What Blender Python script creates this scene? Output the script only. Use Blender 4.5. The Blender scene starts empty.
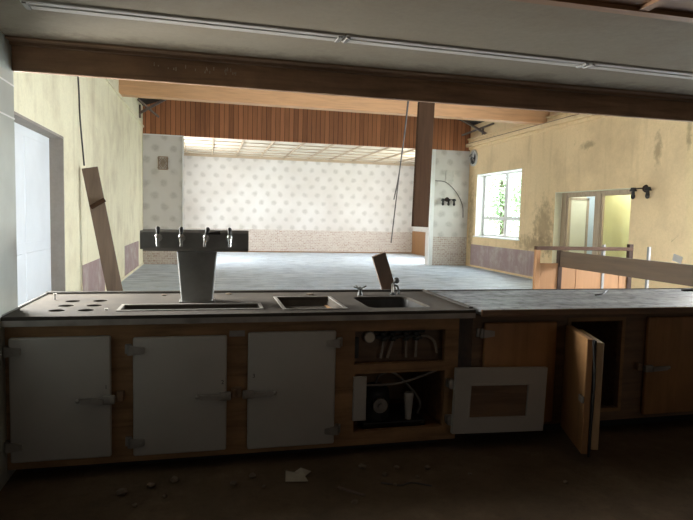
import bpy, bmesh, math, random
from mathutils import Vector, Matrix
random.seed(7)
C = bpy.context.scene.collection
PI = math.pi

# ------------------------------------------------------------------ nodes
class NT:
    def __init__(s, name):
        s.m = bpy.data.materials.new(name); s.m.use_nodes = True
        s.t = s.m.node_tree; s.t.nodes.clear()
        s.out = s.t.nodes.new('ShaderNodeOutputMaterial')
    def put(s, sock, v):
        if v is None: return
        if isinstance(v, bpy.types.NodeSocket): s.t.links.new(v, sock)
        else:
            if sock.type == 'RGBA' and not isinstance(v, (int, float)) and len(v) == 3: v = (*v, 1)
            sock.default_value = v
    def n(s, typ, out=0, props=None, **k):
        nd = s.t.nodes.new(typ)
        for a, b in (props or {}).items(): setattr(nd, a, b)
        for a, b in k.items():
            if a[0] == '_': s.put(nd.inputs[int(a[1:])], b)
            else: s.put(nd.inputs[a.replace('__', ' ')], b)
        return nd.outputs[out]
    def math(s, op, a, b=None, c=None):
        return s.n('ShaderNodeMath', props={'operation': op}, _0=a, _1=b, _2=c)
    def pos(s): return s.n('ShaderNodeTexCoord', out=3)
    def mapped(s, scale=(1, 1, 1), rot=(0, 0, 0)):
        return s.n('ShaderNodeMapping', Vector=s.pos(), Scale=scale, Rotation=rot)
    def noise(s, scale=5, detail=4, vec=None, rough=.55, dist=0):
        return s.n('ShaderNodeTexNoise', out=0, Vector=vec if vec is not None else s.pos(), Scale=scale, Detail=detail, Roughness=rough, Distortion=dist)
    def ramp(s, fac, stops):
        nd = s.t.nodes.new('ShaderNodeValToRGB'); s.put(nd.inputs[0], fac)
        el = nd.color_ramp.elements
        while len(el) < len(stops): el.new(.5)
        for e, (p, c) in zip(el, stops):
            e.position = p; e.color = (*c, 1) if not isinstance(c, (int, float)) else (c, c, c, 1)
        return nd.outputs[0]
    def mix(s, fac, a, b, mode='MIX'):
        nd = s.t.nodes.new('ShaderNodeMix'); nd.data_type = 'RGBA'; nd.blend_type = mode
        s.put(nd.inputs[0], fac); s.put(nd.inputs[6], a); s.put(nd.inputs[7], b)
        return nd.outputs[2]
    def done(s, color, rough=.6, metal=0, bump=None, bstr=.2, bdist=.02, spec=.5, **k):
        b = s.t.nodes.new('ShaderNodeBsdfPrincipled')
        s.put(b.inputs['Base Color'], color); s.put(b.inputs['Roughness'], rough); s.put(b.inputs['Metallic'], metal)
        s.put(b.inputs['Specular IOR Level'], spec)
        if bump is not None:
            s.put(b.inputs['Normal'], s.n('ShaderNodeBump', Strength=bstr, Distance=bdist, Height=bump))
        s.t.links.new(b.outputs[0], s.out.inputs[0])
        return s.m

def sc(c, k): return tuple(min(1, v*k) for v in c)

def m_plain(name, col, rough=.6, metal=0, var=.12, scale=9, bstr=.08, spec=.5):
    t = NT(name); f = t.noise(scale, 5)
    return t.done(t.ramp(f, [(.3, sc(col, 1-var)), (.7, sc(col, 1+var))]), rough, metal, f, bstr, .01, spec=spec)

def m_plaster(name, col, stain, amount=.5, scale=1.3, streak=True, blot=None):
    t = NT(name)
    a = t.noise(scale, 8, rough=.62); b = t.noise(14, 5)
    c1 = t.mix(t.ramp(a, [(.47, 0.), (.75, amount)]), col, stain)
    c2 = t.mix(t.ramp(b, [(.35, .18), (.65, 0.)]), c1, sc(col, .75))
    if streak:
        s_ = t.noise(1, 4, vec=t.mapped((5, 5, .45)), rough=.6)
        c2 = t.mix(t.ramp(s_, [(.55, 0.), (.8, amount*.7)]), c2, stain)
        v = t.noise(3.2, 6, rough=.7, dist=1.5)
        c2 = t.mix(t.ramp(v, [(.655, 0.), (.72, .55)]), c2, sc(stain, .6))
    if blot:                                          # a ragged darker patch, damp mould on the right wall: centre y, z and half sizes
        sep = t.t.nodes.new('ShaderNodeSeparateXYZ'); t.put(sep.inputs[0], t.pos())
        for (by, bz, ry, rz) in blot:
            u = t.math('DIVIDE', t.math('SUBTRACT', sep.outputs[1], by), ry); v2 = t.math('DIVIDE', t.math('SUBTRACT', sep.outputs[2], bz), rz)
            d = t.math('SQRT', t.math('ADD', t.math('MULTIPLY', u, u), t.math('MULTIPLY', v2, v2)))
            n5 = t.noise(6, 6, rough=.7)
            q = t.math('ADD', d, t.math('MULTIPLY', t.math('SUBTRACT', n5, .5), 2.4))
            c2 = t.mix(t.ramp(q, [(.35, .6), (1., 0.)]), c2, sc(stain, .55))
    g2 = t.noise(38, 3)
    c2 = t.mix(t.ramp(g2, [(.3, .16), (.6, 0.)]), c2, sc(col, .6))
    return t.done(c2, .85, 0, t.math('ADD', a, t.math('MULTIPLY', b, .3)), .25, .03, spec=.2)

def m_wood(name, col, axis='Z', scale=1., rough=.55, dark=.6, var=1., dirt=0., dirtcol=(.12, .11, .10), spec=.35):
    t = NT(name)
    s = {'X': (.7, 9, 9), 'Y': (9, .7, 9), 'Z': (9, 9, .7)}[axis]
    v = t.mapped(tuple(q*scale for q in s))
    f = t.noise(2.2, 7, vec=v, rough=.6, dist=.6)
    c = t.ramp(f, [(.28, sc(col, dark)), (.5, col), (.75, sc(col, 1+.25*var))])
    if dirt:
        d = t.noise(3., 7, rough=.65)
        c = t.mix(t.ramp(d, [(.4, 0.), (.7, dirt)]), c, dirtcol)
    return t.done(c, rough, 0, f, .12, .01, spec=spec)

def m_boards(name, col, width, rough=.55):           # vertical boards with dark joints, along world x
    t = NT(name); p = t.pos()
    sep = t.t.nodes.new('ShaderNodeSeparateXYZ'); t.put(sep.inputs[0], p)
    u = t.math('DIVIDE', sep.outputs[0], width)
    fr = t.math('FRACT', u); idx = t.math('FLOOR', u)
    w = t.n('ShaderNodeTexWhiteNoise', out=0, props={'noise_dimensions': '1D'}, W=idx)
    f = t.noise(2.5, 6, vec=t.mapped((12, 12, .8)), dist=.5)
    c = t.ramp(t.math('ADD', t.math('MULTIPLY', f, .55), t.math('MULTIPLY', w, .45)),
               [(.2, sc(col, .65)), (.5, col), (.8, sc(col, 1.3))])
    j = t.math('LESS_THAN', fr, .1)
    c = t.mix(j, c, sc(col, .22))
    return t.done(c, rough, 0, t.math('SUBTRACT', 1., j), .6, .01, spec=.35)

def m_wallpaper(name):
    t = NT(name); p = t.pos()
    sep = t.t.nodes.new('ShaderNodeSeparateXYZ'); t.put(sep.inputs[0], p)
    wob = t.noise(6, 3)
    def lat(off):
        u = t.math('SUBTRACT', t.math('FRACT', t.math('ADD', t.math('DIVIDE', sep.outputs[0], .50), off)), .5)
        v = t.math('SUBTRACT', t.math('FRACT', t.math('ADD', t.math('DIVIDE', sep.outputs[2], .66), off)), .5)
        d = t.math('SQRT', t.math('ADD', t.math('MULTIPLY', u, u), t.math('MULTIPLY', t.math('MULTIPLY', v, v), 2.)))
        d = t.math('ADD', d, t.math('MULTIPLY', t.math('SUBTRACT', wob, .5), .35))
        return t.ramp(d, [(.1, 1.), (.27, 0.)])
    m = t.math('MAXIMUM', lat(0.), lat(.5))
    fine = t.noise(28, 3)
    m = t.math('MULTIPLY', m, t.ramp(fine, [(.3, .45), (.6, 1.)]))
    base = t.ramp(t.noise(.7, 6), [(.3, (.585, .545, .50)), (.7, (.69, .665, .63))])
    c = t.mix(t.math('MULTIPLY', m, .72), base, (.43, .40, .36))
    return t.done(c, .75, 0, fine, .05, .01, spec=.25)

def m_dado(name):                                    # small pebble-brick wallpaper below the rail
    t = NT(name)
    b = t.n('ShaderNodeTexBrick', out=0, Vector=t.mapped((1, 1, 1), (PI/2, 0, 0)), Color1=(.38, .27, .22), Color2=(.50, .42, .36), Mortar=(.60, .55, .49), Scale=6., Mortar__Size=.04, Brick__Width=.9, Row__Height=.4)
    n = t.noise(22, 4)
    c = t.mix(t.ramp(n, [(.4, 0.), (.65, .75)]), b, (.62, .58, .52))
    return t.done(c, .8, 0, n, .1, .01, spec=.2)

def m_hallfloor():
    t = NT('dusty_hall_floor')
    a = t.noise(1, 7, vec=t.mapped((1.3, 5, 1)), rough=.7)
    b = t.noise(2.2, 8, rough=.7)
    c = t.ramp(a, [(.34, (.36, .43, .52)), (.5, (.56, .64, .74)), (.66, (.74, .80, .87))])
    c = t.mix(t.ramp(b, [(.5, 0.), (.72, .55)]), c, (.26, .28, .30))
    return t.done(c, t.ramp(b, [(.3, .33), (.7, .6)]), 0, t.math('ADD', a, t.math('MULTIPLY', b, .8)), .8, .06, spec=.5)

def m_barfloor():
    t = NT('dirty_bar_floor')
    a = t.noise(2.4, 8, rough=.7); b = t.noise(17, 5)
    c = t.ramp(a, [(.3, (.075, .053, .033)), (.55, (.125, .088, .055)), (.75, (.19, .138, .088))])
    c = t.mix(t.ramp(b, [(.55, 0.), (.75, .6)]), c, (.07, .05, .035))
    return t.done(c, .8, 0, t.math('ADD', a, t.math('MULTIPLY', b, .4)), .5, .02, spec=.2)

def m_steel(name, col=(.36, .34, .32), rough=.38, metal=.75, dirt=.6, spec=.5):
    t = NT(name)
    a = t.noise(4, 8, rough=.68); b = t.noise(1, 4, vec=t.mapped((2, 60, 60)))
    c = t.mix(t.ramp(a, [(.42, 0.), (.68, dirt)]), col, (.10, .085, .07))
    return t.done(c, t.math('ADD', rough, t.math('MULTIPLY', a, .3)), metal, t.math('ADD', a, t.math('MULTIPLY', b, .15)), .12, .01, spec=spec)

def m_worktop():
    t = NT('dusty_worktop')
    a = t.noise(1, 7, vec=t.mapped((2.2, 9, 4)), rough=.68); b = t.noise(11, 6, rough=.7)
    c = t.ramp(a, [(.34, (.10, .108, .118)), (.5, (.20, .215, .235)), (.66, (.34, .36, .39))])
    c = t.mix(t.ramp(b, [(.5, 0.), (.66, .8)]), c, (.05, .046, .042))
    return t.done(c, t.ramp(b, [(.3, .35), (.7, .6)]), 0, t.math('ADD', a, t.math('MULTIPLY', b, .5)), .35, .015, spec=.5)

def m_glass(name):
    t = NT(name)
    g = t.n('ShaderNodeBsdfGlossy', Color=(1, 1, 1), Roughness=.03)
    tr = t.n('ShaderNodeBsdfTransparent', Color=(.93, .96, .95))
    lw = t.n('ShaderNodeLayerWeight', out=1, Blend=.5)
    f = t.math('ADD', t.math('MULTIPLY', t.math('POWER', lw, 5.), .5), .03)
    mx = t.n('ShaderNodeMixShader', _0=f, _1=tr, _2=g)
    t.t.links.new(mx, t.out.inputs[0]); return t.m

M = dict(
    wall_l=m_plaster('cream_plaster_left', (.83, .77, .56), (.50, .41, .27), .7),
    wall_r=m_plaster('ochre_plaster_right', (.82, .62, .36), (.46, .32, .18), .6, .9, blot=[(12.85, 1.35, .55, .8), (13.1, .9, 1.3, .3), (16.95, 1.6, .25, 1.2), (9.2, 2.9, .12, .35), (8.5, 3.1, .08, .3), (11.3, 3.2, .3, .1)]),
    bare=m_plaster('mauve_bare_plaster', (.36, .26, .25), (.55, .50, .44), .9, 2.4),
    grey_reveal=m_plaster('grey_reveal_plaster', (.34, .30, .26), (.22, .19, .17), .6, 3),
    soffit=m_plaster('grey_soffit_paint', (.28, .235, .175), (.20, .14, .085), .45, 1.6, False, blot=[(3.58, 2.42, .26, 9.)]),  # darker brown band across the soffit along the header beam
    barwall=m_plaster('bar_wall_paint', (.20, .185, .16), (.13, .11, .09), .5, 1.2),
    barback=m_plaster('brown_bar_back_wall', (.20, .17, .14), (.14, .11, .085), .5, 1.2),
    jamb=m_plain('grey_green_enamel_panel', (.47, .50, .46), .28, .1, .14, 2.2, .04),
    paper=m_wallpaper('floral_wallpaper'), dado=m_dado('pebble_dado_paper'),
    hallfloor=m_hallfloor(), barfloor=m_barfloor(),
    boards=m_boards('varnished_board_cladding', (.38, .15, .064), .135),
    beam_tan=m_wood('tan_painted_beam', (.66, .38, .20), 'X', 1, .55, .85, .4),
    header=m_wood('dark_header_beam', (.36, .21, .12), 'X', 1, .6, .6, 1.2, .6, (.15, .09, .055)),
    trimwood=m_wood('brown_soffit_trim', (.28, .17, .10), 'X', 1, .6, .6, 1, .4, (.10, .07, .05)),
    barceil=m_wood('brown_ceiling_board', (.30, .16, .08), 'X', .7, .5, .7, 1),
    roof=m_plain('dark_roof_deck', (.022, .017, .014), .9, 0, .3, 5),
    strut=m_plain('weathered_roof_strut', (.13, .095, .075), .7, 0, .2, 9),
    grid=m_wood('stage_ceiling_batten', (.46, .36, .25), 'X', 1, .6, .8, .4),
    tile=m_plain('pale_ceiling_tile', (.60, .53, .42), .8, 0, .06, 1.1),
    white=m_plain('white_gloss_paint', (.78, .78, .76), .35, 0, .05, 3, .03),
    doorwhite=m_plain('white_door_paint', (.74, .77, .80), .4, 0, .06, 1.5, .03),
    cabwood=m_wood('cabinet_frame_wood', (.37, .215, .10), 'X', 1, .5, .55, 1.2, .55, (.10, .06, .04)),
    cabdark=m_wood('dark_stained_cabinet_wood', (.22, .135, .08), 'X', 1, .5, .55, 1.2, .4),
    cabdoor=m_wood('brown_veneer_door', (.36, .19, .08), 'Z', .6, .45, .75, .8, .35, (.14, .08, .045)),
    lining=m_plain('tan_inner_door_lining', (.50, .36, .20), .6, 0, .1),
    fleck=m_plain('pale_paint_fleck', (.45, .36, .27), .8, 0, .3, 30),
    frost=m_plain('dirty_frosted_pane', (.35, .34, .31), .6, 0, .2, 4),
    plinth=m_plain('black_plinth', (.02, .018, .016), .8),
    laminate=m_plain('white_enamel_door', (.44, .425, .395), .42, 0, .06, 3.5, .03),
    steel=m_steel('dirty_steel_top', (.062, .054, .047), .65, .05, .8, spec=.15), steel2=m_steel('grey_enamel_steel', (.25, .25, .24), .34, .7, .3),
    chrome=m_steel('tarnished_chrome', (.5, .49, .47), .16, 1., .35),
    hinge=m_steel('dull_hinge_metal', (.40, .38, .35), .4, .7, .6),
    rim=m_plain('dark_edge_strip', (.05, .045, .04), .5, 0, .2), worktop=m_worktop(),
    apron=m_plain('scuffed_grey_apron', (.34, .32, .29), .45, .2, .3, 6), sink=m_plain('dark_sink', (.05, .05, .05), .5, .2, .3),  # sink basin darker than the steel top
    black=m_plain('black_rubber', (.018, .017, .016), .6), soot=m_plain('grimy_machine_paint', (.05, .052, .05), .5, .3, .4, 8),
    plankgrey=m_wood('weathered_brown_plank', (.15, .105, .078), 'Z', .8, .7, .75, .8),
    plankdark=m_wood('dark_brown_plank', (.05, .027, .016), 'Z', .8, .95, .6, 1, spec=.08),
    plankrail=m_wood('brown_rail_board', (.09, .06, .037), 'Y', .8, .6, .75, .8),
    orange=m_wood('orange_brown_panel', (.33, .165, .07), 'Z', .5, .45, .85, .5),
    railwood=m_wood('worn_rail_wood', (.085, .05, .035), 'X', 1, .9, .7, 1, spec=.1),
    postwhite=m_plain('pale_post_paint', (.24, .23, .215), .7, 0, .08), postdark=m_plain('dark_post_paint', (.055, .036, .028), .9, 0, .2, spec=.1),
    framewood=m_wood('door_frame_wood', (.40, .31, .21), 'Z', 1, .55, .7, .8),
    greyframe=m_plain('pale_grey_window_paint', (.72, .71, .69), .45, 0, .08),
    yellow=m_plain('yellow_green_wall_paint', (.72, .70, .36), .8, 0, .06, 1.5), cream=m_plain('cream_room_paint', (.70, .66, .48), .8, 0, .06, 1.5),
    paleblue=m_plain('pale_blue_wall_paint', (.60, .68, .74), .8, 0, .05, 1.5),
    glass=m_glass('clear_glass'), tube=m_plain('dead_tube_glass', (.62, .62, .60), .25, 0, .05),
    lampbody=m_plain('grey_lamp_housing', (.50, .46, .41), .5, 0, .1, 5),
    hose=m_plain('milky_hose_plastic', (.30, .26, .22), .4), paperbit=m_plain('dirty_white_paper', (.36, .32, .26), .8, 0, .15, 20),
    dial=m_plain('cream_dial_face', (.75, .70, .58), .4, 0, .08), ivory=m_plain('ivory_plastic', (.62, .60, .55), .4),
    rubble=m_plain('brown_rubble', (.16, .12, .085), .9, 0, .3, 20, .4), cable=m_plain('dark_cable_sheath', (.06, .05, .045), .6),
    ventbrown=m_plain('brown_vent_slats', (.30, .22, .16), .6, 0, .2), grass=m_plain('rough_grass', (.16, .22, .07), .9, 0, .3, 4, .4),
    bark=m_plain('tree_bark', (.10, .075, .05), .9, 0, .3, 12, .5),
)
def m_leaf():
    t = NT('green_leaf'); f = t.noise(3, 4)
    return t.done(t.ramp(f, [(.3, (.22, .34, .16)), (.7, (.42, .55, .32))]), .5)
M['leaf'] = m_leaf()

# ------------------------------------------------------------------ mesh builder
class MB:
    def __init__(s): s.b = bmesh.new()
    def box(s, x0, x1, y0, y1, z0, z1, bev=0, seg=2, mat=None):
        r = bmesh.ops.create_cube(s.b, size=1)
        vs = r['verts']
        for v in vs:
            v.co = Vector(((x0+x1)/2+v.co.x*(x1-x0), (y0+y1)/2+v.co.y*(y1-y0), (z0+z1)/2+v.co.z*(z1-z0)))
        if bev:
            es = list({e for v in vs for e in v.link_edges})
            vs = bmesh.ops.bevel(s.b, geom=es, offset=bev, segments=seg, profile=.5, affect='EDGES')['verts']
        if mat is not None: bmesh.ops.transform(s.b, matrix=mat, verts=[v for v in vs if v.is_valid])
        return s
    def cyl(s, p0, p1, r0, r1=None, n=20, cap=True):
        p0, p1 = Vector(p0), Vector(p1); d = p1-p0; r1 = r0 if r1 is None else r1
        q = d.to_track_quat('Z', 'Y').to_matrix().to_4x4()
        bmesh.ops.create_cone(s.b, cap_ends=cap, segments=n, radius1=r0, radius2=r1, depth=d.length, matrix=Matrix.Translation((p0+p1)/2) @ q)
        return s
    def ball(s, c, r, sz=(1, 1, 1), u=16, v=10):
        bmesh.ops.create_uvsphere(s.b, u_segments=u, v_segments=v, radius=r, matrix=Matrix.Translation(c) @ Matrix.Diagonal((*sz, 1)))
        return s
    def tube(s, pts, r, n=8, smooth=4):
        pts = [Vector(p) for p in pts]
        if smooth and len(pts) > 2:                   # Catmull-Rom
            q = []
            P = [pts[0]*2-pts[1]]+pts+[pts[-1]*2-pts[-2]]
            for i in range(1, len(P)-2):
                for k in range(smooth):
                    t = k/smooth; a, b, c, d = P[i-1], P[i], P[i+1], P[i+2]
                    q.append(.5*((2*b)+(c-a)*t+(2*a-5*b+4*c-d)*t*t+(3*b-a-3*c+d)*t**3))
            q.append(pts[-1]); pts = q
        rings = []
        up = Vector((0, 0, 1))
        for i, p in enumerate(pts):
            d = (pts[min(i+1, len(pts)-1)]-pts[max(i-1, 0)]).normalized()
            a = d.cross(up)
            if a.length < .05: a = d.cross(Vector((1, 0, 0)))
            a.normalize(); b = d.cross(a).normalized()
            if rings and a.dot(la) < 0: a, b = -a, -b
            la = a
            rings.append([s.b.verts.new(p+(a*math.cos(2*PI*k/n)+b*math.sin(2*PI*k/n))*r) for k in range(n)])
        for A, B in zip(rings, rings[1:]):
            for k in range(n): s.b.faces.new((A[k], A[(k+1) % n], B[(k+1) % n], B[k]))
        s.b.faces.new(rings[0][::-1]); s.b.faces.new(rings[-1])
        return s
    def prism(s, poly, axis, a, b):                   # poly in the two other axes (in xyz order), extruded a..b along axis
        def P(u, v, w):
            return {'X': (w, u, v), 'Y': (u, w, v), 'Z': (u, v, w)}[axis]
        A = [s.b.verts.new(P(u, v, a)) for u, v in poly]; B = [s.b.verts.new(P(u, v, b)) for u, v in poly]
        n = len(poly)
        s.b.faces.new(A); s.b.faces.new(B)
        for k in range(n): s.b.faces.new((A[k], A[(k+1) % n], B[(k+1) % n], B[k]))
        return s
    def bar(s, p0, p1, w, h, side=(0, 0, 1)):          # rectangular bar between two points
        p0, p1 = Vector(p0), Vector(p1); d = (p1-p0).normalized(); a = d.cross(Vector(side)).normalized(); b = a.cross(d).normalized()
        A = [s.b.verts.new(p0+a*i*w/2+b*j*h/2) for i, j in ((-1, -1), (1, -1), (1, 1), (-1, 1))]
        B = [s.b.verts.new(p1+a*i*w/2+b*j*h/2) for i, j in ((-1, -1), (1, -1), (1, 1), (-1, 1))]
        s.b.faces.new(A); s.b.faces.new(B)
        for k in range(4): s.b.faces.new((A[k], A[(k+1) % 4], B[(k+1) % 4], B[k]))
        return s
    def cells(s, us, vs, a, b, axis, holes):           # slab with rectangular holes: only true boundary faces
        us = sorted(set(us) | {h[i] for h in holes for i in (0, 1)}); vs = sorted(set(vs) | {h[i] for h in holes for i in (2, 3)})
        def solid(i, j):
            if not (0 <= i < len(us)-1 and 0 <= j < len(vs)-1): return False
            u, v = (us[i]+us[i+1])/2, (vs[j]+vs[j+1])/2
            return not any(h[0] < u < h[1] and h[2] < v < h[3] for h in holes)
        def P(u, v, w): return {'X': (w, u, v), 'Y': (u, w, v), 'Z': (u, v, w)}[axis]
        V = {}
        def vt(i, j, k):
            if (i, j, k) not in V: V[i, j, k] = s.b.verts.new(P(us[i], vs[j], (a, b)[k]))
            return V[i, j, k]
        for i in range(len(us)-1):
            for j in range(len(vs)-1):
                if not solid(i, j): continue
                for k in (0, 1): s.b.faces.new([vt(i, j, k), vt(i+1, j, k), vt(i+1, j+1, k), vt(i, j+1, k)])
                for di, dj, e in ((-1, 0, ((i, j), (i, j+1))), (1, 0, ((i+1, j), (i+1, j+1))), (0, -1, ((i, j), (i+1, j))), (0, 1, ((i, j+1), (i+1, j+1)))):
                    if not solid(i+di, j+dj):
                        (p, q), (r, t) = e
                        s.b.faces.new([vt(p, q, 0), vt(r, t, 0), vt(r, t, 1), vt(p, q, 1)])
        return s
    def xf(s, m): bmesh.ops.transform(s.b, matrix=m, verts=s.b.verts); return s
    def build(s, name, mat, parent=None, smooth=False):
        bmesh.ops.recalc_face_normals(s.b, faces=s.b.faces)
        me = bpy.data.meshes.new(name); s.b.to_mesh(me); s.b.free()
        me.materials.append(M[mat])
        if smooth:
            for p in me.polygons: p.use_smooth = True
            me.set_sharp_from_angle(angle=math.radians(38))
        o = bpy.data.objects.new(name, me); C.objects.link(o)
        if parent is not None:
            o.parent = parent
            q = parent; off = Vector((0, 0, 0))
            while q is not None: off += q.location; q = q.parent
            o.location = -off
        return o

def rot_about(p, ang, axis='Z'):
    return Matrix.Translation(p) @ Matrix.Rotation(ang, 4, axis) @ Matrix.Translation(-Vector(p))
def tag(o, label, cat, group=None, kind=None):
    o['label'] = label; o['category'] = cat
    if group: o['group'] = group
    if kind: o['kind'] = kind
    return o
def thing(name, loc, label, cat, group=None):
    o = bpy.data.objects.new(name, None); o.empty_display_size = .1; C.objects.link(o); o.location = loc
    return tag(o, label, cat, group)
def struct(name, mb, mat, parent=None, **k):
    o = mb.build(name, mat, parent, **k)
    if parent is None: o['kind'] = 'structure'
    return o
def sroot(name, loc=(0, 0, 0)):
    o = bpy.data.objects.new(name, None); C.objects.link(o); o.location = loc; o['kind'] = 'structure'; return o

XL, XR, YB, YR = -1.8235, 8.1476, 17.24, 22.97
XJ = -1.07                                             # bar's left side wall
YH0, YH1 = 3.6, 3.86                                   # header wall between bar and hall
BX = 6.2                                               # right end of the bar opening

# ------------------------------------------------------------------ setting: the bar
struct('floor', MB().box(XJ-.1, BX+.1, -4.6, 4.0, -.1, 0), 'barfloor')
struct('wall_bar_left', MB().box(XJ-.18, XJ, 2.6, YH0+.03, 0, 2.6), 'jamb')
struct('trim_16', MB().box(XJ, XJ+.003, 2.6, YH0+.03, 2.176, 2.184).box(XJ, XJ+.003, 2.6, YH0+.03, 1.995, 2.003), 'white')
struct('wall_bar_left_inner', MB().box(XJ-.18, XJ, -4.5, 2.6, 0, 2.6), 'barwall')
struct('wall_bar_right', MB().box(BX, BX+.18, -4.5, YH1, 0, 2.6), 'barwall')
struct('wall_bar_back', MB().cells([XJ-.2, BX+.2], [0, 2.6], -4.7, -4.5, 'Y', [(1.2, 3.2, 1.1, 2.0)]), 'barback')
w5 = sroot('window_5', (2.2, -4.6, 1.1))  # window added in the unseen back wall, to even the light on the doors
MB().cells([1.2, 3.2], [1.1, 2.0], -4.66, -4.6, 'Y', [(1.26, 2.17, 1.16, 1.94), (2.23, 3.14, 1.16, 1.94)]).build('window_frame', 'framewood', w5)
MB().box(1.25, 3.15, -4.634, -4.63, 1.15, 1.95).build('pane', 'frost', w5)
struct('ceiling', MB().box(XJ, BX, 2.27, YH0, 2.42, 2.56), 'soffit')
cb = MB().box(XJ, BX, -4.5, 2.268, 2.43, 2.56)
for y in (2.20, 1.55, .9, .25): cb.box(XJ, BX, y, y+.05, 2.412, 2.432)
for k in range(9): cb.box(-.6+k*.8, -.555+k*.8, -4.4, 2.2, 2.415, 2.432)
struct('ceiling_boards', cb, 'barceil')
tr = MB().box(XJ, BX, 3.50, 3.60, 2.41, 2.42).box(XJ, BX, 3.565, 3.60, 2.395, 2.41)
struct('trim_1', tr, 'trimwood')
hd = MB().box(XJ, BX, YH0, YH0+.035, 2.260, 2.42, .004, 1)
struct('trim_2', hd, 'header')
fl = MB(); rf_ = random.Random(3)
for k in range(26):
    x = -.34+.5*rf_.random() if k % 3 else .06+.10*rf_.random(); z = 2.338+rf_.uniform(-.012, .012); w_, h_ = rf_.uniform(.003, .007), rf_.uniform(.006, .022)
    fl.box(x, x+w_, YH0-.0012, YH0+.002, z, z+h_)
struct('trim_17', fl, 'fleck')
struct('wall_header', MB().box(XL-.3, XR+.3, YH0+.035, YH1, 2.345, 6.6).box(XL-.3, XJ-.181, YH0-.2, YH0+.034, 0, 2.345).box(BX, XR+.3, YH0+.035, YH1, 0, 2.345).box(XJ-.18, BX+.18, YH0, YH0+.034, 2.42, 2.6), 'barwall')
# ------------------------------------------------------------------ setting: the hall
struct('floor_hall', MB().box(XL-.3, XR+.3, 4.0, YR+.3, -.1, 0).box(XL-.3, XJ-.1, 3.6, 4.0, -.1, 0), 'hallfloor')
DY0, DY1 = 5.95, 8.12
struct('wall_left', MB().cells([YH1, YB+.3], [0, 4.6], XL-.16, XL, 'X', [(DY0, DY1, -.01, 2.43), (4.1, 5.5, 1.0, 2.8)]), 'wall_l')
struct('wall_right', MB().cells([YH1, YB+.3], [0, 4.6], XR, XR+.34, 'X', [(14.0, 16.65, .99, 2.9), (9.83, 12.42, -.01, 2.2), (4.3, 5.9, 1., 2.9), (6.2, 7.85, 1., 2.9)]), 'wall_r')
# door opening on the left: grey reveals and a white leaf
d1 = sroot('door_1', (XL-.15, 7, 0))
MB().box(XL-.165, XL-.002, DY1-.03, DY1-.001, 0, 2.4).box(XL-.165, XL-.002, DY0, DY1, 2.4, 2.429).box(XL-.165, XL-.002, DY0+.001, DY0+.03, 0, 2.4).build('door_lining', 'grey_reveal', d1)
dl = MB().box(XL-.22, XL-.165, DY0+.0, DY1, 0, 2.42)
for z0, z1 in ((.12, 1.0), (1.12, 2.3)):
    for y0, y1 in ((DY0+.12, 6.9), (7.05, DY1-.14)):
        dl.box(XL-.17, XL-.158, y0, y1, z0, z1, .004, 1)
dl.build('door_leaf', 'doorwhite', d1)
MB().cyl((XL-.165, 6.28, 2.07), (XL-.125, 6.28, 2.07), .012).ball((XL-.12, 6.28, 2.07), .022).build('door_stop', 'black', d1, True)
# roof
def roof():
    b = MB(); xm = (XL+XR)/2; zt = 6.35
    b.prism([(XL-.3, 4.33), (xm, zt), (XR+.4, 4.33), (XR+.4, 4.6), (xm, zt+.3), (XL-.3, 4.6)], 'Y', YH1-.1, YB+.2)
    return b
struct('ceiling_roof', roof(), 'roof')
struct('trim_3', MB().box(XL, XR, 12.82, 13.1, 3.9, 4.36, .01, 1), 'beam_tan')
struct('trim_4', MB().box(XR-.16, XR, YH1, YB, 3.80, 3.9, .01, 1).box(XR-.07, XR, YH1, YB, 3.9, 4.02, .01, 1).box(XR-.11, XR, YH1, YB, 4.02, 4.07, .01, 1).box(XR-.05, XR, YH1, YB, 3.72, 3.80, .01, 1), 'wall_r')
struct('trim_5', MB().box(XL, XL+.035, YH1, YB, 3.85, 3.90, .006, 1), 'wall_l')
struct('cornice_shadow_strip', MB().box(XR-.163, XR, YH1, YB, 3.888, 3.906), 'trimwood')  # dark strip stands in for the shadow line on the cornice
# far end: piers, fascia of boards, recess behind
struct('wall_fascia', MB().box(XL, XR, YB, YB+.12, 3.68, 6.5), 'boards')
PX0, PX1 = -.735, 6.86
struct('wall_pier_left', MB().box(XL, PX0, YB, YB+.35, 0, 3.68), 'paper')
struct('wall_pier_right', MB().box(PX1, XR, YB, YB+.35, 0, 3.68), 'paper')
struct('trim_6', MB().box(XL+.002, PX0-.002, YB-.012, YB, .0, 1.02), 'dado')
struct('trim_7', MB().box(PX1+.10, XR-.002, YB-.012, YB, .0, .92), 'dado')
struct('trim_8', MB().box(PX0-.03, PX0+.02, YB-.03, YB+.02, 0, 3.68).box(XL, PX0, YB-.02, YB+.0, 3.655, 3.685), 'white')
struct('sun_streak_strip', MB().box(PX1-.02, PX1+.10, YB-.05, YB+.02, 0, 3.68), 'white')  # white strip stands in for the streak of sunlight on the pier edge
RX0, RX1 = -1.3, 8.38
struct('wall_back', MB().box(RX0-.2, RX1+.2, YR, YR+.2, 0, 4.), 'paper')
struct('trim_10', MB().box(RX0, RX1, YR-.012, YR, 0, .90), 'dado')
struct('baseboard_back', MB().box(RX0, RX1, YR-.03, YR-.012, 0, .05), 'trimwood')
struct('wall_recess_left', MB().cells([YB+.1, YR+.1], [0, 4.], RX0-.2, RX0, 'X', [(18.0, 20.4, 1.0, 3.2)]), 'paper')  # opening out of view, added to light the recess
struct('wall_recess_right', MB().cells([YB+.1, YR+.1], [0, 4.], RX1, RX1+.2, 'X', [(17.8, 20.2, 1.0, 3.2)]), 'paper')  # second unseen opening, added so the recess is lit more evenly
struct('trim_11', MB().box(RX1-.03, RX1, YB+.35, YR-.03, 0, .95), 'orange')
struct('ceiling_recess', MB().box(RX0, RX1, YB+.12, YR, 3.76, 3.9), 'tile')
g = MB()
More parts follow.
